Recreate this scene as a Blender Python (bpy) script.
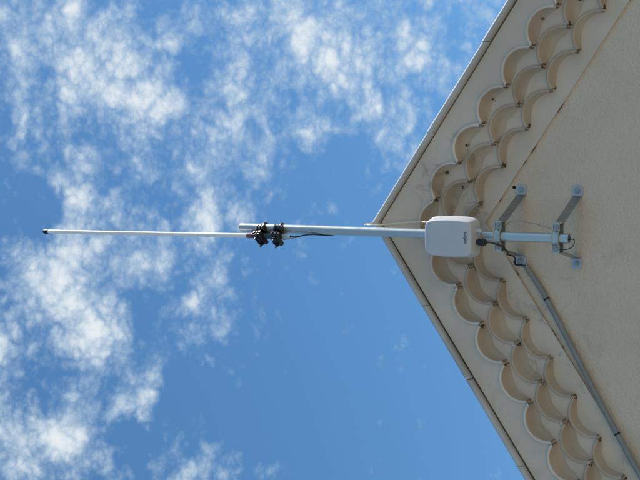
import bpy, bmesh, math, random
from mathutils import Vector, Matrix
from mathutils.geometry import tessellate_polygon
R_ = math.radians
random.seed(11)
for o in list(bpy.data.objects):
    bpy.data.objects.remove(o, do_unlink=True)
scene = bpy.context.scene
COL = scene.collection

# ------------------------------------------------------------------ camera
ZW = 3.57                       # height of the wall line's apex above the ground
cam_data = bpy.data.cameras.new('camera')
cam_data.sensor_fit = 'HORIZONTAL'
cam_data.angle = 2 * math.atan(320 / 1237)
cam_data.clip_start = 0.05
cam_data.clip_end = 5000
cam = bpy.data.objects.new('camera', cam_data)
COL.objects.link(cam)
# the photographer held the phone sideways: picture left is up
cam.matrix_world = Matrix(((-0.00623541, 0.99690316, 0.0783914, 0.326),
                           (0.49967711, 0.07101059, -0.86329617, -4.6641),
                           (-0.8661893, 0.03378739, -0.49857247, ZW - 1.9157),
                           (0, 0, 0, 1)))
scene.camera = cam
scene.render.resolution_x, scene.render.resolution_y = 1024, 768

# ------------------------------------------------------------------ light
SUN_EL, SUN_AZ = R_(47), R_(71)         # azimuth clockwise from +Y (the way the camera looks)
sun_dir = Vector((math.sin(SUN_AZ) * math.cos(SUN_EL), math.cos(SUN_AZ) * math.cos(SUN_EL), math.sin(SUN_EL)))
sd = bpy.data.lights.new('sun', 'SUN')
sd.energy = 4.8
sd.angle = R_(0.53)
sd.color = (1.0, 0.95, 0.88)
sun = bpy.data.objects.new('sun', sd)
sun.rotation_euler = (-sun_dir).to_track_quat('-Z', 'Y').to_euler()
sun.location = sun_dir * 30
COL.objects.link(sun)

vs = scene.view_settings
vs.view_transform = 'Standard'
vs.look = 'None'
vs.exposure = 0.4
vs.gamma = 1.0
vs.use_curve_mapping = False

# ------------------------------------------------------------------ sky with broken high cloud
world = bpy.data.worlds.new('World')
scene.world = world
world.use_nodes = True
nt = world.node_tree
nt.nodes.clear()


def node(tree, typ, **kw):
    n = tree.nodes.new(typ)
    ins = kw.pop('ins', {})
    for k, v in kw.items():
        setattr(n, k, v)
    for k, v in ins.items():
        if isinstance(v, bpy.types.NodeSocket):
            tree.links.new(v, n.inputs[k])
        else:
            n.inputs[k].default_value = v
    return n


def mth(tree, op, a, b=None, c=None, clamp=False):
    n = node(tree, 'ShaderNodeMath', operation=op, use_clamp=clamp)
    for i, v in enumerate((a, b, c)):
        if v is None:
            continue
        if isinstance(v, bpy.types.NodeSocket):
            tree.links.new(v, n.inputs[i])
        else:
            n.inputs[i].default_value = v
    return n.outputs[0]


def maprange(tree, v, a, b, c, d, smooth=True):
    n = node(tree, 'ShaderNodeMapRange', interpolation_type='SMOOTHSTEP' if smooth else 'LINEAR')
    tree.links.new(v, n.inputs[0])
    for i, x in enumerate((a, b, c, d)):
        n.inputs[i + 1].default_value = x
    return n.outputs[0]


sky = node(nt, 'ShaderNodeTexSky', sky_type='NISHITA', sun_disc=False, sun_elevation=SUN_EL, sun_rotation=SUN_AZ,
           altitude=50, air_density=1.0, dust_density=0.35, ozone_density=2.2)
tc = node(nt, 'ShaderNodeTexCoord')
d0 = tc.outputs['Generated']


def noise(tree, vec, scale, detail=4, rough=0.55, lac=2.0, dist=0.0):
    return node(tree, 'ShaderNodeTexNoise', ins={'Vector': vec, 'Scale': scale, 'Detail': detail, 'Roughness': rough,
                                                 'Lacunarity': lac, 'Distortion': dist})


warp = noise(nt, d0, 22.0, 4, 0.6)
wv = node(nt, 'ShaderNodeVectorMath', operation='SUBTRACT', ins={0: warp.outputs['Color'], 1: (0.5, 0.5, 0.5)})
wv2 = node(nt, 'ShaderNodeVectorMath', operation='SCALE', ins={0: wv.outputs[0], 'Scale': 0.055})
dw = node(nt, 'ShaderNodeVectorMath', operation='ADD', ins={0: d0, 1: wv2.outputs[0]}).outputs[0]
# where the cloud banks stand: (azimuth, elevation, radius in degrees, weight)
BANKS = [(-6.8, 26.1, 2.78, -0.25), (-15.4, 21.6, 2.78, -0.3), (-4.9, 28.8, 1.85, -0.25),
         (4.1, 40.1, 3.24, 0.53), (2.3, 38.6, 1.95, 0.37), (-2.4, 41.0, 1.2, 0.48), (1.5, 43.5, 1.85, 0.34), (7.5, 42.8, 2.78, 0.34), (7.1, 37.9, 2.32, 0.25),
         (-2.1, 39.6, 2.32, 0.16), (1.4, 37.1, 1.85, 0.12), (-7.9, 41.7, 2.32, 0.61), (-11.3, 39.7, 2.13, 0.61), (-17.7, 40.7, 2.32, 0.72), (-15.0, 37.2, 1.2, 0.6),
         (-12.5, 43.8, 1.85, 0.53), (-17.6, 43.2, 1.85, 0.42), (-5.4, 40.0, 2.08, 0.34), (-10.2, 42.6, 1.39, 0.21), (-7.2, 37.6, 1.48, 0.32), (-6.0, 35.2, 1.76, 0.23),
         (-10.2, 34.5, 1.62, 0.2), (-12.3, 31.8, 1.85, 0.1), (1.3, 34.8, 2.22, 0.23), (-1.5, 36.4, 2.08, 0.14), (4.6, 33.5, 2.22, 0.23), (-0.4, 33.4, 1.76, 0.22),
         (-2.9, 35.3, 1.85, 0.14), (3.8, 29.4, 2.41, 0.33), (2.5, 28.6, 1.76, 0.17), (6.0, 30.7, 1.85, 0.2), (6.9, 32.0, 1.39, 0.25), (5.9, 26.2, 2.22, 0.23),
         (6.4, 22.5, 1.76, 0.27), (3.9, 24.9, 1.76, 0.12), (-18.4, 34.8, 1.02, 0.42), (-18.9, 37.9, 1.3, 0.35), (-17.9, 33.0, 0.83, 0.3), (-14.2, 38.9, 1.39, 0.21),
         (-13.8, 34.9, 2.32, -0.18), (-10.0, 29.7, 5.1, -0.3), (-14.2, 25.6, 4.63, -0.3), (-15.6, 31.9, 3.24, -0.28), (-17.2, 28.5, 3.71, -0.3), (-2.0, 29.5, 2.55, -0.25),
         (-9.9, 37.5, 1.3, -0.25), (-4.3, 43.1, 1.3, -0.2), (-7.8, 43.8, 1.16, -0.2), (4.7, 36.3, 1.02, -0.15), (-17.2, 38.1, 1.16, -0.2)]
cover = None
for az, el, rad, w in BANKS:
    a, e = R_(az), R_(el)
    c = (math.sin(a) * math.cos(e), math.cos(a) * math.cos(e), math.sin(e))
    dn = node(nt, 'ShaderNodeVectorMath', operation='DISTANCE', ins={0: dw, 1: c})
    v = maprange(nt, dn.outputs['Value'], R_(rad) * 1.35, 0.0, 0.0, w)
    cover = v if cover is None else mth(nt, 'ADD', cover, v)
low = noise(nt, d0, 5.0, 2, 0.5)
base = maprange(nt, low.outputs[0], 0.3, 0.7, 0.14, 0.30)
cover = mth(nt, 'ADD', cover, base)
# ripples and puffs: stretched a little sideways, as a thin layer seen at a slant is
mp = node(nt, 'ShaderNodeMapping', ins={'Vector': d0, 'Scale': (1.0, 1.0, 1.25)})
n1 = noise(nt, mp.outputs[0], 26.0, 8, 0.58, 2.1, 0.0)
fb = mth(nt, 'MULTIPLY', mth(nt, 'SUBTRACT', n1.outputs[0], 0.5), 1.35)
for sc, wt in ((34.0, 0.66), (74.0, 0.48), (160.0, 0.26)):      # rounded puffs of three sizes
    q = noise(nt, mp.outputs[0], sc, 1.5, 0.5)
    lobes = mth(nt, 'ABSOLUTE', mth(nt, 'SUBTRACT', q.outputs[0], 0.5))
    fb = mth(nt, 'ADD', fb, mth(nt, 'MULTIPLY', mth(nt, 'SUBTRACT', lobes, 0.085), wt * 2.0))
dens = mth(nt, 'ADD', cover, fb)
thick = maprange(nt, dens, 0.06, 0.98, 0.0, 0.94)
shade = maprange(nt, dens, 0.35, 1.25, 0.0, 1.0)
ccol = node(nt, 'ShaderNodeMix', data_type='RGBA', ins={'Factor': shade})
ccol.inputs[6].default_value = (3.9, 5.0, 5.9, 1)
ccol.inputs[7].default_value = (6.5, 6.8, 7.0, 1)
mix = node(nt, 'ShaderNodeMix', data_type='RGBA', ins={'Factor': thick})
skyc = node(nt, 'ShaderNodeMix', data_type='RGBA', blend_type='MULTIPLY', ins={'Factor': 1.0})
nt.links.new(sky.outputs[0], skyc.inputs[6])
skyc.inputs[7].default_value = (0.61, 0.98, 1.14, 1)
nt.links.new(skyc.outputs[2], mix.inputs[6])
nt.links.new(ccol.outputs[2], mix.inputs[7])
bg = node(nt, 'ShaderNodeBackground', ins={'Color': mix.outputs[2], 'Strength': 0.10})
wo = node(nt, 'ShaderNodeOutputWorld', ins={'Surface': bg.outputs[0]})

# ------------------------------------------------------------------ materials
MATS = {}


def base_mat(name, rough=0.6, metal=0.0):
    m = bpy.data.materials.new(name)
    m.use_nodes = True
    b = m.node_tree.nodes['Principled BSDF']
    b.inputs['Roughness'].default_value = rough
    b.inputs['Metallic'].default_value = metal
    MATS[name] = m
    return m, m.node_tree, b


def ramp2(t, fac, c0, c1):
    n = node(t, 'ShaderNodeMix', data_type='RGBA', ins={'Factor': fac})
    n.inputs[6].default_value = (*c0, 1)
    n.inputs[7].default_value = (*c1, 1)
    return n.outputs[2]


def mixc(t, fac, a, c1):
    n = node(t, 'ShaderNodeMix', data_type='RGBA', ins={'Factor': fac})
    t.links.new(a, n.inputs[6])
    n.inputs[7].default_value = (*c1, 1)
    return n.outputs[2]


def painted(name, c0, c1, dirt=(0.10, 0.095, 0.085), dirt_amt=0.5, bump=0.15, bscale=220, rough=0.85, grain=None, per_object=0.0):
    m, t, b = base_mat(name, rough)
    g = node(t, 'ShaderNodeNewGeometry').outputs['Position']
    a = noise(t, g, 3.5, 6, 0.6)
    col = ramp2(t, maprange(t, a.outputs[0], 0.3, 0.7, 0, 1), c0, c1)
    s = noise(t, g, 11.0, 8, 0.70, 2.1, 0.8)
    s2 = noise(t, g, 2.3, 3, 0.5)
    f = mth(t, 'MULTIPLY', maprange(t, s.outputs[0], 0.50, 0.74, 0, dirt_amt), maprange(t, s2.outputs[0], 0.42, 0.66, 0, 1))
    col = mixc(t, f, col, dirt)
    sp = noise(t, g, 60.0, 3, 0.6)
    col = mixc(t, maprange(t, sp.outputs[0], 0.68, 0.76, 0, 0.35 * dirt_amt), col, dirt)
    if per_object:
        oi = node(t, 'ShaderNodeObjectInfo')
        hs = node(t, 'ShaderNodeHueSaturation', ins={'Color': col})
        t.links.new(maprange(t, oi.outputs['Random'], 0, 1, 1 - per_object, 1 + per_object, False), hs.inputs['Value'])
        col = hs.outputs[0]
    t.links.new(col, b.inputs['Base Color'])
    n = noise(t, g, bscale, 4, 0.6)
    h = n.outputs[0]
    dist = 0.004
    if grain:
        v = noise(t, g, grain, 5, 0.55, 2.0, 0.6)
        v2 = noise(t, g, grain * 0.4, 2, 0.5)
        h = mth(t, 'ADD', mth(t, 'MULTIPLY', h, 0.25), mth(t, 'ADD', mth(t, 'MULTIPLY', v.outputs[0], 1.0), mth(t, 'MULTIPLY', v2.outputs[0], 0.6)))
        dist = 0.012
    bp = node(t, 'ShaderNodeBump', ins={'Strength': bump, 'Distance': dist, 'Height': h})
    t.links.new(bp.outputs[0], b.inputs['Normal'])
    return m


M_WALL = painted('roughcast_render', (0.61, 0.51, 0.39), (0.665, 0.56, 0.435), dirt_amt=0.28, bump=0.6, bscale=300, grain=105)
M_BAND = painted('smooth_render', (0.525, 0.45, 0.365), (0.60, 0.52, 0.43), dirt_amt=0.7, bump=0.25, bscale=120)
M_TILE = painted('painted_clay', (0.38, 0.31, 0.238), (0.48, 0.405, 0.318), dirt=(0.13, 0.095, 0.065), dirt_amt=0.8, bump=0.3, bscale=160, per_object=0.06)  # tile paint, darkened in colour to deepen the shade in the hollows
M_RIM = painted('sky_lightened_tile_edge', (0.52, 0.47, 0.395), (0.66, 0.61, 0.53), dirt_amt=0.8, bump=0.3, bscale=160)  # sky light on the outer tiles' rims, put into a paler colour
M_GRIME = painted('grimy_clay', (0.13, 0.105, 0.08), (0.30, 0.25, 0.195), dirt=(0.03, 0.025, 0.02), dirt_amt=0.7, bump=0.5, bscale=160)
M_VERGE = painted('weathered_trim', (0.38, 0.37, 0.35), (0.52, 0.51, 0.485), dirt_amt=0.5, bump=0.15, bscale=150, rough=0.6, per_object=0.05)
M_ROOF = painted('roof_mortar', (0.13, 0.115, 0.10), (0.19, 0.17, 0.145), dirt_amt=0.5)
M_GROUND = painted('pale_paving', (0.27, 0.235, 0.18), (0.33, 0.29, 0.225), dirt_amt=0.3, bump=0.4, bscale=40)


def simple(name, col, rough, metal=0.0, var=0.12, scale=25, bump=0.0):
    m, t, b = base_mat(name, rough, metal)
    g = node(t, 'ShaderNodeTexCoord').outputs['Object']
    n = noise(t, g, scale, 6, 0.6)
    c0 = tuple(c * (1 - var) for c in col)
    c1 = tuple(min(1, c * (1 + var)) for c in col)
    t.links.new(ramp2(t, maprange(t, n.outputs[0], 0.3, 0.7, 0, 1), c0, c1), b.inputs['Base Color'])
    t.links.new(maprange(t, n.outputs[0], 0.25, 0.75, max(0.02, rough - 0.07), rough + 0.07), b.inputs['Roughness'])
    if bump:
        bp = node(t, 'ShaderNodeBump', ins={'Strength': bump, 'Distance': 0.002, 'Height': n.outputs[0]})
        t.links.new(bp.outputs[0], b.inputs['Normal'])
    return m


M_GALV = simple('galvanised_steel', (0.53, 0.535, 0.49), 0.31, 0.70, 0.015, 8)
M_ZINC = simple('zinc_plated_strap', (0.30, 0.31, 0.29), 0.36, 0.65, 0.14, 45)
M_BOLT = simple('bolt_steel', (0.34, 0.37, 0.39), 0.40, 0.6, 0.05, 30)
M_FOOT = simple('bright_zinc', (0.44, 0.455, 0.45), 0.42, 0.5, 0.05, 30)
M_DARKST = simple('dark_steel', (0.10, 0.10, 0.10), 0.35, 0.7, 0.2, 80)
M_BLACK = simple('black_plastic', (0.007, 0.007, 0.008), 0.42, 0, 0.2, 60)
M_RUBBER = simple('black_cable', (0.015, 0.015, 0.017), 0.55, 0, 0.2, 60)
M_FIBRE = simple('white_fibreglass', (0.78, 0.78, 0.76), 0.38, 0, 0.03, 30)
M_BOX = simple('white_plastic', (0.48, 0.495, 0.515), 0.42, 0, 0.02, 14)
M_INK = simple('dark_print', (0.10, 0.125, 0.155), 0.6, 0, 0.1, 60)
M_RED = simple('red_ring', (0.20, 0.075, 0.065), 0.5, 0, 0.1, 60)
M_PALE = simple('pale_cable', (0.62, 0.58, 0.46), 0.55, 0, 0.08, 60)
M_WIRE = simple('bare_wire', (0.30, 0.31, 0.26), 0.5, 0.2, 0.2, 60)
M_PVC = simple('grey_pvc', (0.20, 0.215, 0.21), 0.45, 0, 0.10, 12)
M_DIRT = simple('dirt', (0.075, 0.057, 0.041), 0.95, 0, 0.4, 120)
M_HOLE = simple('drilled_hole', (0.01, 0.009, 0.008), 0.9, 0, 0.2, 60)


# ------------------------------------------------------------------ mesh helpers
class MB:
    def __init__(s):
        s.v, s.f, s.sm = [], [], []

    def face(s, pts, smooth=False):
        i = len(s.v)
        s.v += [tuple(p) for p in pts]
        s.f.append(list(range(i, i + len(pts))))
        s.sm.append(smooth)

    def grid(s, rows, close_u=False, close_v=False, smooth=True):
        """rows of points, bridged"""
        i = len(s.v)
        nu, nv = len(rows), len(rows[0])
        for r in rows:
            s.v += [tuple(p) for p in r]
        for a in range(nu if close_u else nu - 1):
            for b in range(nv if close_v else nv - 1):
                a2, b2 = (a + 1) % nu, (b + 1) % nv
                s.f.append([i + a * nv + b, i + a2 * nv + b, i + a2 * nv + b2, i + a * nv + b2])
                s.sm.append(smooth)

    def prism(s, poly, fn, a, b, smooth=False):
        """poly: list of 2-D points, fn(pt, t) -> 3-D point, extruded from a to b, concave allowed"""
        n = len(poly)
        tris = [(0, 1, 2), (0, 2, 3)] if n == 4 else tessellate_polygon([[Vector((p[0], p[1], 0)) for p in poly]])
        i = len(s.v)
        s.v += [tuple(fn(p, a)) for p in poly] + [tuple(fn(p, b)) for p in poly]
        for t in tris:
            s.f.append([i + k for k in t])
            s.f.append([i + n + k for k in t[::-1]])
            s.sm += [smooth, smooth]
        for k in range(n):
            s.f.append([i + k, i + n + k, i + n + (k + 1) % n, i + (k + 1) % n])
            s.sm.append(smooth)

    def wall_strip(s, low, top, ya, yb):
        """plate between two outlines of equal length in the x-z plane, from ya to yb"""
        fa = [[(x, ya, z) for x, z in low], [(x, ya, z) for x, z in top]]
        fb = [[(x, yb, z) for x, z in low], [(x, yb, z) for x, z in top]]
        s.grid(fa, smooth=False)
        s.grid(fb, smooth=False)
        s.grid([fa[0], fb[0]], smooth=False)
        s.grid([fa[1], fb[1]], smooth=False)
        for k in (0, -1):
            s.face([fa[0][k], fb[0][k], fb[1][k], fa[1][k]])

    def add_bm(s, bm, smooth=False):
        bm.verts.index_update()
        i = len(s.v)
        s.v += [tuple(v.co) for v in bm.verts]
        for f in bm.faces:
            s.f.append([i + v.index for v in f.verts])
            s.sm.append(smooth)
        bm.free()

    def box(s, size, mat=None, bevel=0.0, seg=2):
        bm = bmesh.new()
        bmesh.ops.create_cube(bm, size=1.0)
        bmesh.ops.scale(bm, vec=Vector(size), verts=bm.verts)
        if bevel:
            bmesh.ops.bevel(bm, geom=bm.edges[:], offset=bevel, segments=seg, profile=0.5, affect='EDGES')
        if mat is not None:
            bmesh.ops.transform(bm, matrix=mat, verts=bm.verts)
        s.add_bm(bm, False)

    def tube(s, pts, r, n=12, caps=True, radii=None):
        pts = [Vector(p) for p in pts]
        rows = []
        t0 = (pts[1] - pts[0]).normalized()
        up = Vector((0, 0, 1)) if abs(t0.z) < 0.9 else Vector((0, 1, 0))
        x = t0.cross(up).normalized()
        for i, p in enumerate(pts):
            t = (pts[min(i + 1, len(pts) - 1)] - pts[max(i - 1, 0)]).normalized()
            x = (x - t * x.dot(t)).normalized()
            y = t.cross(x)
            rr = radii[i] if radii else r
            rows.append([p + x * (rr * math.cos(2 * math.pi * k / n)) + y * (rr * math.sin(2 * math.pi * k / n)) for k in range(n)])
        s.grid(rows, close_v=True)
        if caps:
            s.face(rows[0][::-1])
            s.face(rows[-1])

    def lathe(s, prof, M, n=24, cap0=True, cap1=True, smooth=True):
        """prof: list of (r, t) along local z of matrix M; every step its own ring pair so that edges stay crisp"""
        rows = [[M @ Vector((r * math.cos(2 * math.pi * k / n), r * math.sin(2 * math.pi * k / n), t)) for k in range(n)] for r, t in prof]
        for a in range(len(rows) - 1):
            s.grid([rows[a], rows[a + 1]], close_v=True, smooth=smooth)
        if cap0:
            s.face(rows[0][::-1])
        if cap1:
            s.face(rows[-1])

    def build(s, name, mat, parent=None, merge=False):
        me = bpy.data.meshes.new(name)
        me.from_pydata(s.v, [], s.f)
        me.polygons.foreach_set('use_smooth', s.sm)
        bm = bmesh.new()
        bm.from_mesh(me)
        if merge:
            bmesh.ops.remove_doubles(bm, verts=bm.verts, dist=1e-5)
        bmesh.ops.recalc_face_normals(bm, faces=bm.faces[:])
        bm.to_mesh(me)
        bm.free()
        me.materials.append(mat)
        o = bpy.data.objects.new(name, me)
        COL.objects.link(o)
        o.parent = parent
        return o


def empty(name, loc=(0, 0, 0), parent=None):
    o = bpy.data.objects.new(name, None)
    o.empty_display_size = 0.1
    o.location = loc
    COL.objects.link(o)
    o.parent = parent
    return o


def tag(o, label=None, cat=None, group=None, kind=None):
    for k, v in (('label', label), ('category', cat), ('group', group), ('kind', kind)):
        if v:
            o[k] = v
    return o


def frame(origin, xd, yd, zd):
    m = Matrix((xd, yd, zd)).transposed().to_4x4()
    m.translation = Vector(origin)
    return m


def smooth_path(pts, n=8):
    P = [Vector(p) for p in pts]
    P = [P[0] * 2 - P[1]] + P + [P[-1] * 2 - P[-2]]
    out = []
    for i in range(1, len(P) - 2):
        for k in range(n):
            t = k / n
            a, b, c, d = P[i - 1], P[i], P[i + 1], P[i + 2]
            out.append(0.5 * ((2 * b) + (c - a) * t + (2 * a - 5 * b + 4 * c - d) * t * t + (3 * b - a - 3 * c + d) * t ** 3))
    out.append(P[-2])
    return out


X3, Y3, Z3 = Vector((1, 0, 0)), Vector((0, 1, 0)), Vector((0, 0, 1))

# ------------------------------------------------------------------ ground
g = MB()
g.face([(-600, -600, 0), (600, -600, 0), (600, 600, 0), (-600, 600, 0)])
tag(g.build('ground', M_GROUND), kind='structure')

# ------------------------------------------------------------------ the house
TP = 0.677
ALPHA = math.atan(TP)
CA, SA = math.cos(ALPHA), math.sin(ALPHA)
HW = 2.25                                # half the gable's width
house = empty('house')
tag(house, 'cream rendered gable end with a scalloped three-row tile cornice under the roof edge', 'house')


def rz(x, zt):                           # height on a line parallel to the rake whose apex is zt above the wall line
    return ZW + zt - TP * abs(x)


w = MB()
w.prism([(-HW, -0.3), (HW, -0.3), (HW, rz(HW, 0.33)), (0, rz(0, 0.33)), (-HW, rz(HW, 0.33))], lambda p, y: (p[0], y, p[1]), 0.0, 0.25)
w.build('gable_wall', M_WALL, house)
w = MB()
for s in (-1, 1):
    w.box((0.25, 6.0, rz(HW, 0.33) - 0.12 + 0.3), Matrix.Translation((s * (HW - 0.127), 3.24, (rz(HW, 0.33) - 0.12 - 0.3) / 2)))
w.prism([(-HW, -0.3), (HW, -0.3), (HW, rz(HW, 0.33)), (0, rz(0, 0.33)), (-HW, rz(HW, 0.33))], lambda p, y: (p[0], y, p[1]), 6.2, 6.4)
w.build('side_wall', M_WALL, house)

# smooth band between the roughcast and the cornice; its lower edge is a small uneven drip ledge
XE = HW + 0.12
b = MB()
xs = [i * 0.03 for i in range(-int(XE / 0.03), int(XE / 0.03) + 1)]
low_edge = [(x, rz(x, 0.0) + random.uniform(-0.0008, 0.0008)) for x in xs]
b.wall_strip(low_edge, [(x, rz(x, 0.30)) for x in xs], -0.014, 0.02)
b.build('plaster_band', M_BAND, house, merge=True)
# dirt caught in the ledge
b = MB()
for k in range(30):
    s = 1 if random.random() < 0.75 else -1
    x = s * random.uniform(0.05, 1.9)
    L = random.uniform(0.008, 0.06)
    n = 6
    pts = []
    for i in range(n):
        xx = x + L * i / (n - 1)
        pts.append((xx, -0.0045 - random.uniform(0, 0.003), rz(xx, -0.0022) + random.uniform(-0.001, 0.001)))
    b.tube(pts, 0.003, 6, True, [0.0004] + [random.uniform(0.0007, 0.0019) for _ in range(n - 2)] + [0.0006])
tag(b.build('dirt_in_ledge', M_DIRT, house), kind='stuff')

# --- cornice: three courses of half-round tiles stepped outwards
STEP = 0.1475                            # tile pitch measured level
PITCH = STEP / CA


def arc_pts(c, sag, dr, n=14):
    """arc over a chord c with rise sag, radius enlarged by dr, ending on the chord line"""
    Rr = (c * c / 4 + sag * sag) / (2 * sag)
    cy = sag - Rr
    rr = Rr + dr
    ph = math.acos(max(-1, min(1, -cy / rr)))
    return [(rr * math.sin(-ph + 2 * ph * i / n), cy + rr * math.cos(-ph + 2 * ph * i / n)) for i in range(n + 1)]


def tile_mesh(wd, hgt, tilt, var, name, parent, outer):
    """half-round tile lying with its mouth towards -y and falling slightly towards the wall;
    origin at the middle of its mouth's chord"""
    c = wd - 0.022
    # (y, radius change, drop)
    secs = [(0.012, 0.0105, 0), (-0.003, 0.0105, 0), (-0.0075, 0.0090, 0), (-0.0085, 0.0055, 0), (-0.0065, 0.0015, 0), (-0.002, 0.0, 0.0005), (0.010, -0.0005, 0.0035),
            (0.022, -0.0015, 0.0075), (0.034, -0.0025, 0.0115), (0.042, -0.0045, 0.0145), (0.0468, -0.0080, 0.0170), (0.0495, -0.0125, 0.0200), (0.0508, -0.0185, 0.0240)]
    rows = []
    wob = random.Random(var)
    asym = wob.uniform(-0.05, 0.05)
    for (y, dr, dz) in secs:
        full, row = arc_pts(c, hgt, 0.0), []
        for q, (u, h) in enumerate(arc_pts(c, hgt, min(dr, 0) * 0 + max(dr, 0))):
            t = q / 14
            wgt = min(1.0, 5.5 * t * (1 - t))            # the fillet runs out towards the two lower ends
            rad = math.hypot(u, h + 0.02)
            k = math.sin(u * 31 + var) * 0.0012 + math.sin(u * 77 + var * 2.3) * 0.0006
            e = min(dr, 0) * wgt / rad
            row.append((u * (1 + e) + dz * wgt * math.sin(tilt), y + 0.5 * k * (y < 0),
                        (h + 0.02) * (1 + e) - 0.02 + h * (k * 8 + asym * u / c) - dz * wgt * math.cos(tilt)))
        rows.append(row)
    m = MB()
    m.grid(rows[:2])
    m.grid(rows[1:6])
    n_rim = len(m.f)
    m.grid(rows[5:])
    n_body = len(m.f)
    m.face([r[0] for r in rows])
    m.face([r[-1] for r in rows][::-1])
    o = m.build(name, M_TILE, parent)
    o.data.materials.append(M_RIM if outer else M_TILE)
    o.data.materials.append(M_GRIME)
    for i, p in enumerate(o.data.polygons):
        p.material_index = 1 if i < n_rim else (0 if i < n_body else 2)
    return o


TILES = {}


def tile_obj(wd, hgt, tilt, parent, mat4, outer):
    key = (round(wd, 4), round(tilt, 2), outer, random.randrange(8))
    if key not in TILES:
        o = tile_mesh(wd, hgt, tilt, key[3] + 1, 'roof_tile', parent, outer)
        TILES[key] = o.data
    else:
        o = bpy.data.objects.new('roof_tile', TILES[key])
        COL.objects.link(o)
        o.parent = parent
    o.matrix_basis = mat4
    return o


def lump(m, c, r, flat=(1, 1, 1)):
    bm = bmesh.new()
    bmesh.ops.create_icosphere(bm, subdivisions=2, radius=1.0)
    ph = random.uniform(0, 9)
    for v in bm.verts:
        k = 1 + 0.28 * math.sin(v.co.x * 4 + ph) + 0.22 * math.sin(v.co.y * 5 + ph * 2) + 0.2 * math.sin(v.co.z * 6 + ph * 3)
        v.co = Vector(c) + Vector((v.co.x * flat[0], v.co.y * flat[1], v.co.z * flat[2])) * (r * k)
    m.add_bm(bm, True)


# (base line, front plane, back plane, first joint, top of the plate) from the outer course to the inner one
COURSES = [(0.228, -0.150, -0.098, 0.098, 0.398, True), (0.148, -0.100, -0.048, 0.024, 0.365, False), (0.068, -0.050, -0.010, 0.081, 0.325, True)]
for ci, (zt, yf, yb, x0, ztop, keyed) in enumerate(COURSES):
    joints = []
    x = x0
    while x < HW + 0.1:
        joints.append(x)
        x += STEP
    cells = []                           # (x centre, z centre, tilt, width)
    for s in (-1, 1):
        for a, c in zip(joints[:-1], joints[1:]):
            xc = s * (a + c) / 2
            cells.append((xc, rz(xc, zt), s * ALPHA, PITCH))
    if keyed:
        cells.append((0.0, rz(x0, zt), 0.0, 2 * x0))
    cells.sort()
    course = MB()
    low, top = [], []
    H = (ztop - zt) * CA
    for (xc, zc, tl, wd) in cells:
        if xc > 0 and low and low[-1][0] < 0:      # no key tile: carry the outline over the apex
            low.append((0.0, rz(0, zt)))
            top.append((0.0, rz(0, ztop)))
        hgt = 0.34 * (wd - 0.022)
        for (u, h) in arc_pts(wd - 0.022, hgt, 0.0085):
            low.append((xc + u * math.cos(tl) + h * math.sin(tl), zc - u * math.sin(tl) + h * math.cos(tl)))
            top.append((u, rz(u, ztop)) if tl == 0 else (xc + u * math.cos(tl) + H * math.sin(tl), zc - u * math.sin(tl) + H * math.cos(tl)))
            if tl == 0 and abs(u) < 1e-6:
                top[-1] = (0.0, rz(0, ztop))
    course.wall_strip(low, top, yf, yb)
    co = course.build('cornice_course', M_BAND, house, merge=True)
    dirt, mortar = MB(), MB()
    for (xc, zc, tl, wd) in cells:
        j = Matrix.Translation((xc + random.uniform(-0.0016, 0.0016), yf + random.uniform(-0.003, 0.0015), zc + random.uniform(-0.0016, 0.0016))) @ \
            Matrix.Rotation(tl + R_(random.uniform(-1.9, 1.9)), 4, 'Y') @ Matrix.Rotation(R_(random.uniform(-1.2, 1.2)), 4, 'X')
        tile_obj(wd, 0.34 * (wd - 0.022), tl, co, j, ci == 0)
        # dirt and mud nests: at the joints and in some of the hollows
        M = Matrix.Translation((xc, yf, zc)) @ Matrix.Rotation(tl, 4, 'Y')
        up = -1 if xc > 0 else 1         # the uphill end
        for q in range(random.choice((1, 2, 3))):
            p = M @ Vector((up * (wd / 2 - random.uniform(0.0, 0.014)), random.uniform(-0.002, 0.035), random.uniform(-0.002, 0.003)))
            lump(dirt, p, random.uniform(0.0022, 0.0055), (1.5, 1.2, 0.7))
        if random.random() < (0.6 if xc > 0 else 0.25):
            ph = random.uniform(-0.7, 0.7)
            Rr = ((wd - 0.022) / 2) * 0.98
            p = M @ Vector((Rr * math.sin(ph) * 0.75 + 0.02 * math.sin(tl), 0.044, 0.34 * (wd - 0.022) * math.cos(ph * 0.9) - 0.005 - 0.021 * math.cos(tl)))
            lump(dirt, p, random.uniform(0.003, 0.0065), (1, 0.5, 1.4))
            for q in range(1):
                lump(dirt, p + Vector((random.uniform(-0.012, 0.012), 0.002, random.uniform(-0.012, 0.012))), random.uniform(0.001, 0.0028), (1, 0.5, 1.2))
        for q in range(random.choice((1, 2, 2, 3))):
            p = M @ Vector((up * (wd / 2 + random.uniform(-0.006, 0.006)), random.uniform(-0.004, 0.001), random.uniform(0.002, 0.012)))
            lump(mortar, p, random.uniform(0.0035, 0.0075), (1.3, 0.5, 0.9))
    tag(dirt.build('dirt_deposit', M_DIRT, co), kind='stuff')
    tag(mortar.build('mortar_dab', M_BAND, co), kind='stuff')

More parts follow.
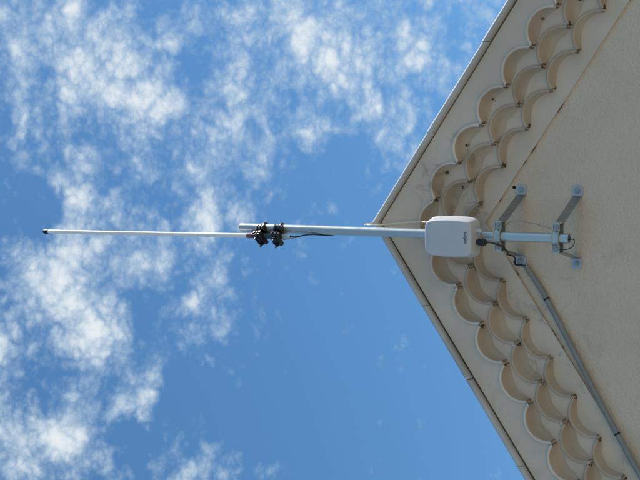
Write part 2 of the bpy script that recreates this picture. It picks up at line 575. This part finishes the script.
# --- roof: slabs behind the fascia, verge trim pieces along both rakes
roof = MB()
for s in (-1, 1):
    xe = HW + 0.4
    poly = [(0, rz(0, 0.4005)), (0, rz(0, 0.428)), (s * xe, rz(xe, 0.428)), (s * xe, rz(xe, 0.4005))]
    roof.prism(poly, lambda p, y: (p[0], y, p[1]), -0.130, 6.6)
rf = roof.build('roof', M_ROOF, house)
NOSE = [(-0.149, 0.0), (-0.166, 0.0)] + [(-0.166 - 0.0115 * math.sin(a), 0.0115 - 0.0115 * math.cos(a)) for a in
                                         [math.pi * i / 10 for i in range(1, 11)]] + [(-0.138, 0.023), (-0.138, 0.004), (-0.149, 0.004), (-0.149, 0.0)]
for s in (-1, 1):
    x = 0.0005
    k = 0
    while x < HW + 0.3:
        L = (0.33, 0.285)[k] if s < 0 and k < 2 else random.uniform(0.28, 0.42)
        gap = 0.006 if s < 0 and k == 1 else 0.0015
        dy, dz, tw = random.uniform(-0.0022, 0.0022), random.uniform(-0.0012, 0.0018), random.uniform(-0.0016, 0.0016)
        rows = []
        for i in range(5):
            t = i / 4
            xx = x + (L - gap) * t
            rows.append([(s * xx, y + dy + tw * (t - 0.5) * 2, rz(xx, 0.4055) + h / CA + dz + tw * (0.5 - t) * 1.5) for (y, h) in NOSE])
        v = MB()
        v.grid(rows, smooth=True)
        v.face([p for p in rows[0][:-1]])
        v.face([p for p in rows[-1][:-1]][::-1])
        o = v.build('verge_trim', M_VERGE, rf)
        x += L
        k += 1

# two old drill holes beside the upper feet
for (x, z) in ((0.143, ZW - 0.119), (-0.156, ZW - 0.125)):
    h = MB()
    h.lathe([(0.0075, 0), (0.0072, 0.0015), (0.004, 0.002)], frame((x, 0.0, z), X3, Z3, -Y3), 14)
    h.build('hole_plug', M_HOLE, house)

# ------------------------------------------------------------------ mast
MX, MY = -0.0345, -0.2386
MR = 0.0187
mast = MB()
Z0, Z1 = ZW - 0.428, ZW + 1.030
mm = frame((MX, MY, 0), X3, Y3, Z3)
mast.lathe([(MR - 0.002, Z0 + 0.25), (MR - 0.002, Z0), (MR, Z0), (MR, Z1), (MR - 0.002, Z1), (MR - 0.002, Z1 - 0.2)], mm, 32, True, True)
mo = mast.build('antenna_mast', M_GALV)
tag(mo, 'galvanised steel tube standing upright on two wall brackets past the roof apex', 'mast')

# ------------------------------------------------------------------ wall brackets
FXR, FXL = 0.134, -0.150


def hexbolt(name, origin, axis, parent, r=0.0095, h=0.008, washer=0.013, stud=0.0):
    axis = Vector(axis).normalized()
    xd = axis.cross(Z3).normalized()
    yd = axis.cross(xd)
    M = frame(origin, xd, yd, axis) @ Matrix.Rotation(random.uniform(0, 1), 4, 'Z')
    m = MB()
    if washer:
        m.lathe([(washer, 0), (washer, 0.0022)], M, 20)
    m.lathe([(r, 0.0022), (r, 0.0022 + h * 0.8), (r * 0.86, 0.0022 + h)], M, 6, smooth=False)
    if stud:
        m.lathe([(r * 0.5, h), (r * 0.5, h + stud), (r * 0.4, h + stud + 0.002)], M, 12)
    return m.build(name, M_BOLT, parent)


def strap(a, b, zc, hh, th, name, parent, mat, bev=0.0012):
    a, b = Vector((a[0], a[1], 0)), Vector((b[0], b[1], 0))
    d = (b - a).normalized()
    nrm = Vector((-d.y, d.x, 0))
    c = (a + b) / 2
    m = MB()
    m.box(((b - a).length, th, hh), frame((c.x, c.y, zc), d, nrm, Z3), bev, 2)
    return m.build(name, mat, parent)


def bracket(z, label, dxr=0.0):
    e = empty('wall_bracket', (0, 0, 0))
    tag(e, label, 'bracket', 'steel brackets holding the mast off the wall')
    hh, th = 0.036, 0.004
    yb_ = -0.2165                         # back plate, touching the mast
    ax = 0.050
    for s, fx in ((1, FXR + dxr), (-1, FXL)):
        # foot: flat tab on the wall with a rounded outer edge
        f = MB()
        pw, ph = 0.021, 0.021
        out = []
        for i in range(9):
            t = -math.pi / 2 + math.pi * i / 8
            out.append((s * (0.008 + 0.013 * max(0, math.cos(t)) ** 0.7), ph * (1 if math.sin(t) > 0 else -1) * abs(math.sin(t)) ** 0.6))
        out = [(-s * 0.019, -ph)] + out + [(-s * 0.019, ph)]
        f.prism(out, lambda p, y, fx=fx: (fx + p[0], y, z + p[1]), -0.0048, -0.0008)
        f.build('foot', M_FOOT, e)
        hexbolt('bolt', (fx, -0.0049, z), (0, -1, 0), e, 0.0092, 0.007, 0.0135, 0.003)
        strap((fx - s * 0.0195, -0.0005), (MX + s * (ax + 0.002), yb_ + 0.001), z, hh, th, 'arm', e, M_ZINC)
        # end flange and clamping bolt
        hexbolt('nut', (MX + s * 0.042, -0.2500, z), (0, -1, 0), e, 0.0078, 0.0065, 0.010, 0.006)
        r = MB()
        r.tube([(MX + s * 0.042, yb_ + 0.012, z), (MX + s * 0.042, -0.2635, z)], 0.0038, 10)
        r.build('clamp_rod', M_BOLT, e)
    bp = MB()
    bp.box((2 * ax + 0.006, th, hh), frame((MX, yb_, z), X3, Y3, Z3), 0.0012)
    bp.build('back_plate', M_ZINC, e)
    # saddle: bent plate pulled over the front of the tube, with turned-in top and bottom lips
    prof = [(-0.058, -0.2440), (-0.030, -0.2440), (-0.0165, -0.2590), (0.0165, -0.2590), (0.030, -0.2440), (0.058, -0.2440)]
    th2 = 0.0035
    sd_ = MB()
    sh = 0.013
    poly = prof + [(x, y - th2) for x, y in prof[::-1]]
    sd_.prism(poly, lambda p, zz: (MX + p[0], p[1], z + zz), -sh, sh)
    so = sd_.build('saddle', M_GALV, e)
    for q, s in enumerate((-1, 1)):
        lip = MB()
        poly = [(x * 1.0, y - th2) for x, y in prof] + [(x, y - th2 - 0.006) for x, y in prof[::-1]]
        lip.prism(poly, lambda p, zz: (MX + p[0], p[1] + 0.0005, z + zz), s * sh - 0.0018 * (s > 0), s * sh + 0.0018 * (s < 0))
        lip.build('lip', M_GALV, so)
    for s in (-1, 1):
        m = MB()
        m.box((0.003, 0.034, 0.034), frame((MX + s * 0.0565, -0.2290, z), X3, Y3, Z3), 0.001)
        m.build('side_flange', M_GALV, e)
    return e


ZU, ZL = ZW - 0.150, ZW - 0.381
bracket(ZU, 'upper steel stand-off bracket just under the white box, black cable on one arm')
bracket(ZL, 'lower steel stand-off bracket clamped near the open bottom end of the mast')

# ------------------------------------------------------------------ white radio box
box = empty('radio_box', (MX - 0.005, MY - MR, ZW + 0.022))
tag(box, 'white plastic radio box with bulging sides on the mast below the roof apex', 'radio box')
box.rotation_euler = (0, 0, R_(-1.5))


def pillow(hw, hh, bulge, rc, n=10):
    """outline of the box front: straight-ish ends, sides that bulge, rounded corners"""
    pts = []
    base_ = []
    N = 40
    # superellipse corner on a bulged rectangle
    for i in range(4 * N):
        a = 2 * math.pi * i / (4 * N)
        ca, sa_ = math.cos(a), math.sin(a)
        ex = 0.24
        x = (1 if ca >= 0 else -1) * abs(ca) ** ex
        y = (1 if sa_ >= 0 else -1) * abs(sa_) ** ex
        base_.append((x, y))
    for x, y in base_:
        bx = hw * (1 - bulge * y * y) * x
        bz = hh * (1 - bulge * 0.25 * x * x) * y
        pts.append((bx, bz))
    return pts


secs = [(-0.000, 0.92, 0.94), (-0.002, 0.985, 0.985), (-0.008, 1.0, 1.0), (-0.030, 0.965, 0.975), (-0.055, 0.915, 0.940), (-0.066, 0.893, 0.925),
        (-0.0705, 0.880, 0.915), (-0.0735, 0.862, 0.902), (-0.0752, 0.84, 0.885), (-0.0762, 0.80, 0.85), (-0.0785, 0.55, 0.6), (-0.0798, 0.25, 0.3), (-0.0802, 0.01, 0.01)]
BW, BH = 0.081, 0.1065
hs = MB()
rows = []
for (y, kx, kz) in secs:
    rows.append([(px * kx, y, pz * kz) for px, pz in pillow(BW, BH, 0.10, 0.02)])
hs.grid(rows, close_v=True, smooth=True)
hs.face(rows[0][::-1])
hs.build('housing', M_BOX, box, merge=True)
# back shell seam and mounting plate
sm = MB()
rows = [[(px * k, y, pz * k) for px, pz in pillow(BW, BH, 0.10, 0.02)] for (y, k) in ((-0.009, 0.997), (-0.0095, 1.004), (-0.0115, 1.004), (-0.012, 0.99))]
sm.grid(rows, close_v=True, smooth=True)
sm.build('seam', M_BOX, box)
# printed name on the lower front
cu = bpy.data.curves.new('lettering', 'FONT')
cu.body = 'nebra'
cu.size = 0.0205
cu.align_x = 'CENTER'
cu.align_y = 'CENTER'
cu.offset = 0.0002
cu.extrude = 0.0003
tmp = bpy.data.objects.new('tmp_text', cu)
COL.objects.link(tmp)
bpy.context.view_layer.update()
me = bpy.data.meshes.new_from_object(tmp.evaluated_get(bpy.context.evaluated_depsgraph_get()))
bpy.data.objects.remove(tmp)
me.materials.clear()
me.materials.append(M_INK)
lt = bpy.data.objects.new('lettering', me)
COL.objects.link(lt)
lt.parent = box
lt.matrix_basis = Matrix.Translation((0.004, -0.0790, -0.0735)) @ Matrix.Rotation(R_(90), 4, 'X')
# black cable gland under the box
gl = MB()
gl.lathe([(0.011, 0.010), (0.011, -0.006), (0.0140, -0.008), (0.0150, -0.026), (0.013, -0.032), (0.009, -0.035), (0.0055, -0.040)],
         frame((-0.016, -0.030, -0.104), X3, Y3, Z3), 18)
gl.build('cable_gland', M_BLACK, box)
gb = MB()
gb.lathe([(0.008, 0.004), (0.008, -0.014), (0.006, -0.018)], frame((0.028, -0.034, -0.104), X3, Y3, Z3), 6, smooth=False)
gb.build('vent_plug', M_BOX, box)

# ------------------------------------------------------------------ antenna and its two clamps
AX = Vector((-0.66, -0.75, 0)).normalized()
BX = Vector((AX.y, -AX.x, 0)) * -1
A0 = Vector((MX, MY, 0)) + AX * 0.0435
ant = empty('rod_antenna', (A0.x, A0.y, ZW + 0.80))
tag(ant, 'slim white fibreglass rod antenna with a black tip clamped to the mast top', 'antenna')
lean = Vector((-0.0155, 0.0, 1)).normalized()
xl_ = Vector((0, 1, 0)).cross(lean).normalized()
AM = frame((0, 0, 0), xl_, lean.cross(xl_), lean)
LA = 1.322
m = MB()
m.lathe([(0.0092, 0.180), (0.0092, LA - 0.022)], AM, 24)
m.build('rod', M_FIBRE, ant)
m = MB()
m.lathe([(0.0105, LA - 0.026), (0.0112, LA - 0.018), (0.0112, LA - 0.004), (0.0095, LA + 0.003), (0.004, LA + 0.007)], AM, 20)
m.build('tip_cap', M_BLACK, ant)
m = MB()
m.lathe([(0.0118, 0.0), (0.0118, 0.150), (0.0108, 0.154)], AM, 24)
m.build('mounting_sleeve', M_DARKST, ant)
m = MB()
m.lathe([(0.0112, 0.1515), (0.0116, 0.154), (0.0116, 0.174), (0.0100, 0.179)], AM, 24)
m.build('collar', M_RED, ant)
m = MB()
m.lathe([(0.0095, 0.004), (0.0095, -0.006), (0.0112, -0.007), (0.0112, -0.024), (0.008, -0.026), (0.006, -0.036)], AM, 18)
m.build('connector', M_GALV, ant)

for zc, lab in ((ZW + 0.906, 'upper black antenna clamp on the mast top, next to the red collar'),
                (ZW + 0.825, 'lower black antenna clamp on the mast, next to the coax connector')):
    e = empty('pole_clamp', (MX, MY, zc))
    tag(e, lab, 'clamp', 'black clamps holding the antenna')
    rot = Matrix.Rotation(R_(random.uniform(-6, 6)), 4, 'Z') @ Matrix.Rotation(R_(9 if 'upper' in lab else -7), 4, AX)
    F_ = rot @ frame((0, 0, 0), AX, BX, Z3)
    # V-notched jaw between mast and antenna
    jaw = MB()
    poly = [(0.010, -0.036), (0.020, -0.036), (0.034, -0.031), (0.034, -0.012), (0.027, 0.0), (0.034, 0.012), (0.034, 0.031), (0.020, 0.036), (0.010, 0.036),
            (0.010, 0.0165), (0.0190, 0.0), (0.010, -0.0165)]
    for zz in (-0.015, 0.0, 0.015):      # toothed: three ribs on a web
        jaw.prism(poly, lambda p, t: tuple(F_ @ Vector((p[0], p[1], t))), zz - 0.004, zz + 0.004)
    web = [(0.0195, -0.033), (0.026, -0.033), (0.026, 0.033), (0.0195, 0.033)]
    jaw.prism(web, lambda p, t: tuple(F_ @ Vector((p[0], p[1], t))), -0.0185, 0.0185)
    jaw.build('inner_jaw', M_BLACK, e)
    jaw = MB()
    poly = [(0.048, -0.014), (0.048, -0.034), (0.060, -0.036), (0.070, -0.026), (0.070, 0.026), (0.060, 0.036), (0.048, 0.034), (0.048, 0.014), (0.0585, 0.0)]
    for zz in (-0.015, 0.0, 0.015):
        jaw.prism(poly, lambda p, t: tuple(F_ @ Vector((p[0], p[1], t))), zz - 0.004, zz + 0.004)
    web = [(0.0592, -0.032), (0.066, -0.032), (0.066, 0.032), (0.0592, 0.032)]
    jaw.prism(web, lambda p, t: tuple(F_ @ Vector((p[0], p[1], t))), -0.0185, 0.0185)
    jaw.build('outer_jaw', M_BLACK, e)
    ub = MB()
    rr = MR + 0.0042
    pts = [F_ @ Vector((0.088, rr, 0))] + [F_ @ Vector((rr * math.cos(a), rr * math.sin(a), 0)) for a in [math.pi / 2 + math.pi * i / 14 for i in range(15)]] + \
          [F_ @ Vector((0.088, -rr, 0))]
    ub.tube(pts, 0.0036, 10)
    ub.build('u_bolt', M_DARKST, e)
    for s in (-1, 1):
        nb = MB()
        nb.lathe([(0.0078, 0.0), (0.0078, 0.007)], F_ @ frame((0.0702, s * rr, 0), Y3, Z3, X3), 6, smooth=False)
        nb.build('nut', M_BLACK, e)

# ------------------------------------------------------------------ cables
def cable(name, pts, r, mat, label, cat='cable', n=10, seg=8):
    c = MB()
    c.tube(smooth_path(pts, seg), r, n)
    return tag(c.build(name, mat), label, cat)


zc = ZW
ab = A0 + Vector((0, 0, 0))
cable('coax_cable', [(ab.x + 0.0005, ab.y, zc + 0.766), (ab.x + 0.001, ab.y, zc + 0.735), (ab.x + 0.006, ab.y + 0.010, zc + 0.705), (MX - 0.0175, MY - 0.0165, zc + 0.67),
                     (MX - 0.0195, MY - 0.0095, zc + 0.635), (MX - 0.0200, MY + 0.008, zc + 0.59), (MX - 0.006, MY + 0.0225, zc + 0.52), (MX + 0.002, MY + 0.0228, zc + 0.30),
                     (MX - 0.004, MY + 0.0228, zc + 0.12), (MX + 0.002, MY + 0.0228, zc - 0.02)], 0.0031, M_RUBBER,
      'black coax cable dropping from the antenna connector along the mast')
cable('jumper_wire', [(MX - 0.030, MY - 0.034, zc + 0.885), (MX - 0.040, MY - 0.030, zc + 0.80), (MX - 0.036, MY - 0.022, zc + 0.755), (MX - 0.024, MY - 0.0225, zc + 0.71), (MX - 0.0195, MY - 0.0125, zc + 0.66)],
      0.0022, M_WIRE, 'thin grey wire tucked beside the mast below the black clamps')
cable('pale_cable', [(MX + 0.035, MY + 0.012, zc + 0.060), (MX + 0.044, MY + 0.016, zc + 0.17), (0.006, -0.176, zc + 0.235), (0.000, -0.172, zc + 0.30), (-0.006, -0.182, zc + 0.35),
                     (-0.010, -0.194, zc + 0.405), (-0.011, -0.196, zc + 0.432), (-0.011, -0.176, zc + 0.449), (-0.013, -0.10, zc + 0.480), (-0.013, 0.4, zc + 0.485)],
      0.0032, M_PALE, 'pale thin cable running from behind the white box over the roof apex')
bxl = MX - 0.005
cable('feed_cable', [(bxl - 0.016, -0.288, zc - 0.118), (bxl - 0.018, -0.285, zc - 0.142), (MX - 0.038, -0.258, zc - 0.171), (MX - 0.064, -0.215, zc - 0.177),
                     (MX - 0.075, -0.175, zc - 0.160), (-0.125, -0.085, zc - 0.152), (-0.146, -0.040, zc - 0.140), (-0.163, -0.020, zc - 0.133), (-0.166, -0.015, zc - 0.155),
                     (-0.172, -0.014, zc - 0.180), (-0.20, -0.014, zc - 0.203)], 0.0034, M_RUBBER,
      'black cable from the box gland along the bracket arm into the conduit')
cable('earth_wire', [(MX + 0.030, -0.212, zc - 0.155), (MX + 0.052, -0.155, zc - 0.170), (MX + 0.050, -0.140, zc - 0.22), (MX + 0.040, -0.16, zc - 0.29), (MX + 0.030, -0.212, zc - 0.36)],
      0.0016, M_WIRE, 'thin bare wire bowing behind the mast between the two brackets', 'wire', 8)
cable('tie_loop', [(MX - 0.004, MY + 0.0150, zc - 0.422), (MX - 0.004, MY + 0.014, zc - 0.440), (MX - 0.018, MY + 0.004, zc - 0.446), (MX - 0.034, MY - 0.004, zc - 0.436),
                   (MX - 0.041, MY - 0.008, zc - 0.415), (MX - 0.041, MY - 0.009, zc - 0.392)], 0.0018, M_RUBBER,
      'short black wire loop hanging at the open bottom of the mast', 'wire', 8)

# ------------------------------------------------------------------ conduit
c = MB()
cp = [(-0.168, -0.0165, zc - 0.176), (-0.23, -0.0145, zc - 0.2205), (-0.33, -0.0145, zc - 0.283), (-0.80, -0.0275, zc - 0.5555), (-1.20, -0.0295, zc - 0.812), (-2.2, -0.0295, zc - 1.48)]
c.tube(smooth_path(cp, 8), 0.0113, 18, caps=True)
con = c.build('conduit', M_PVC)
tag(con, 'grey plastic conduit running down the wall beside the scalloped cornice', 'conduit')


def on_path(xq):
    sp = smooth_path(cp, 8)
    for a, b_ in zip(sp[:-1], sp[1:]):
        if b_.x <= xq <= a.x:
            t = (xq - a.x) / (b_.x - a.x)
            return a.lerp(b_, t), (b_ - a).normalized()


for xq in (-0.295, -0.80, -1.35, -1.9):
    p, d = on_path(xq)
    m = MB()
    x_ = d.cross(Y3).normalized()
    m.lathe([(0.0115, -0.003), (0.0127, -0.003), (0.0127, 0.003), (0.0115, 0.003)], frame(p, x_, d.cross(x_), d), 18, False, False)
    m.build('clip', M_BLACK, con)
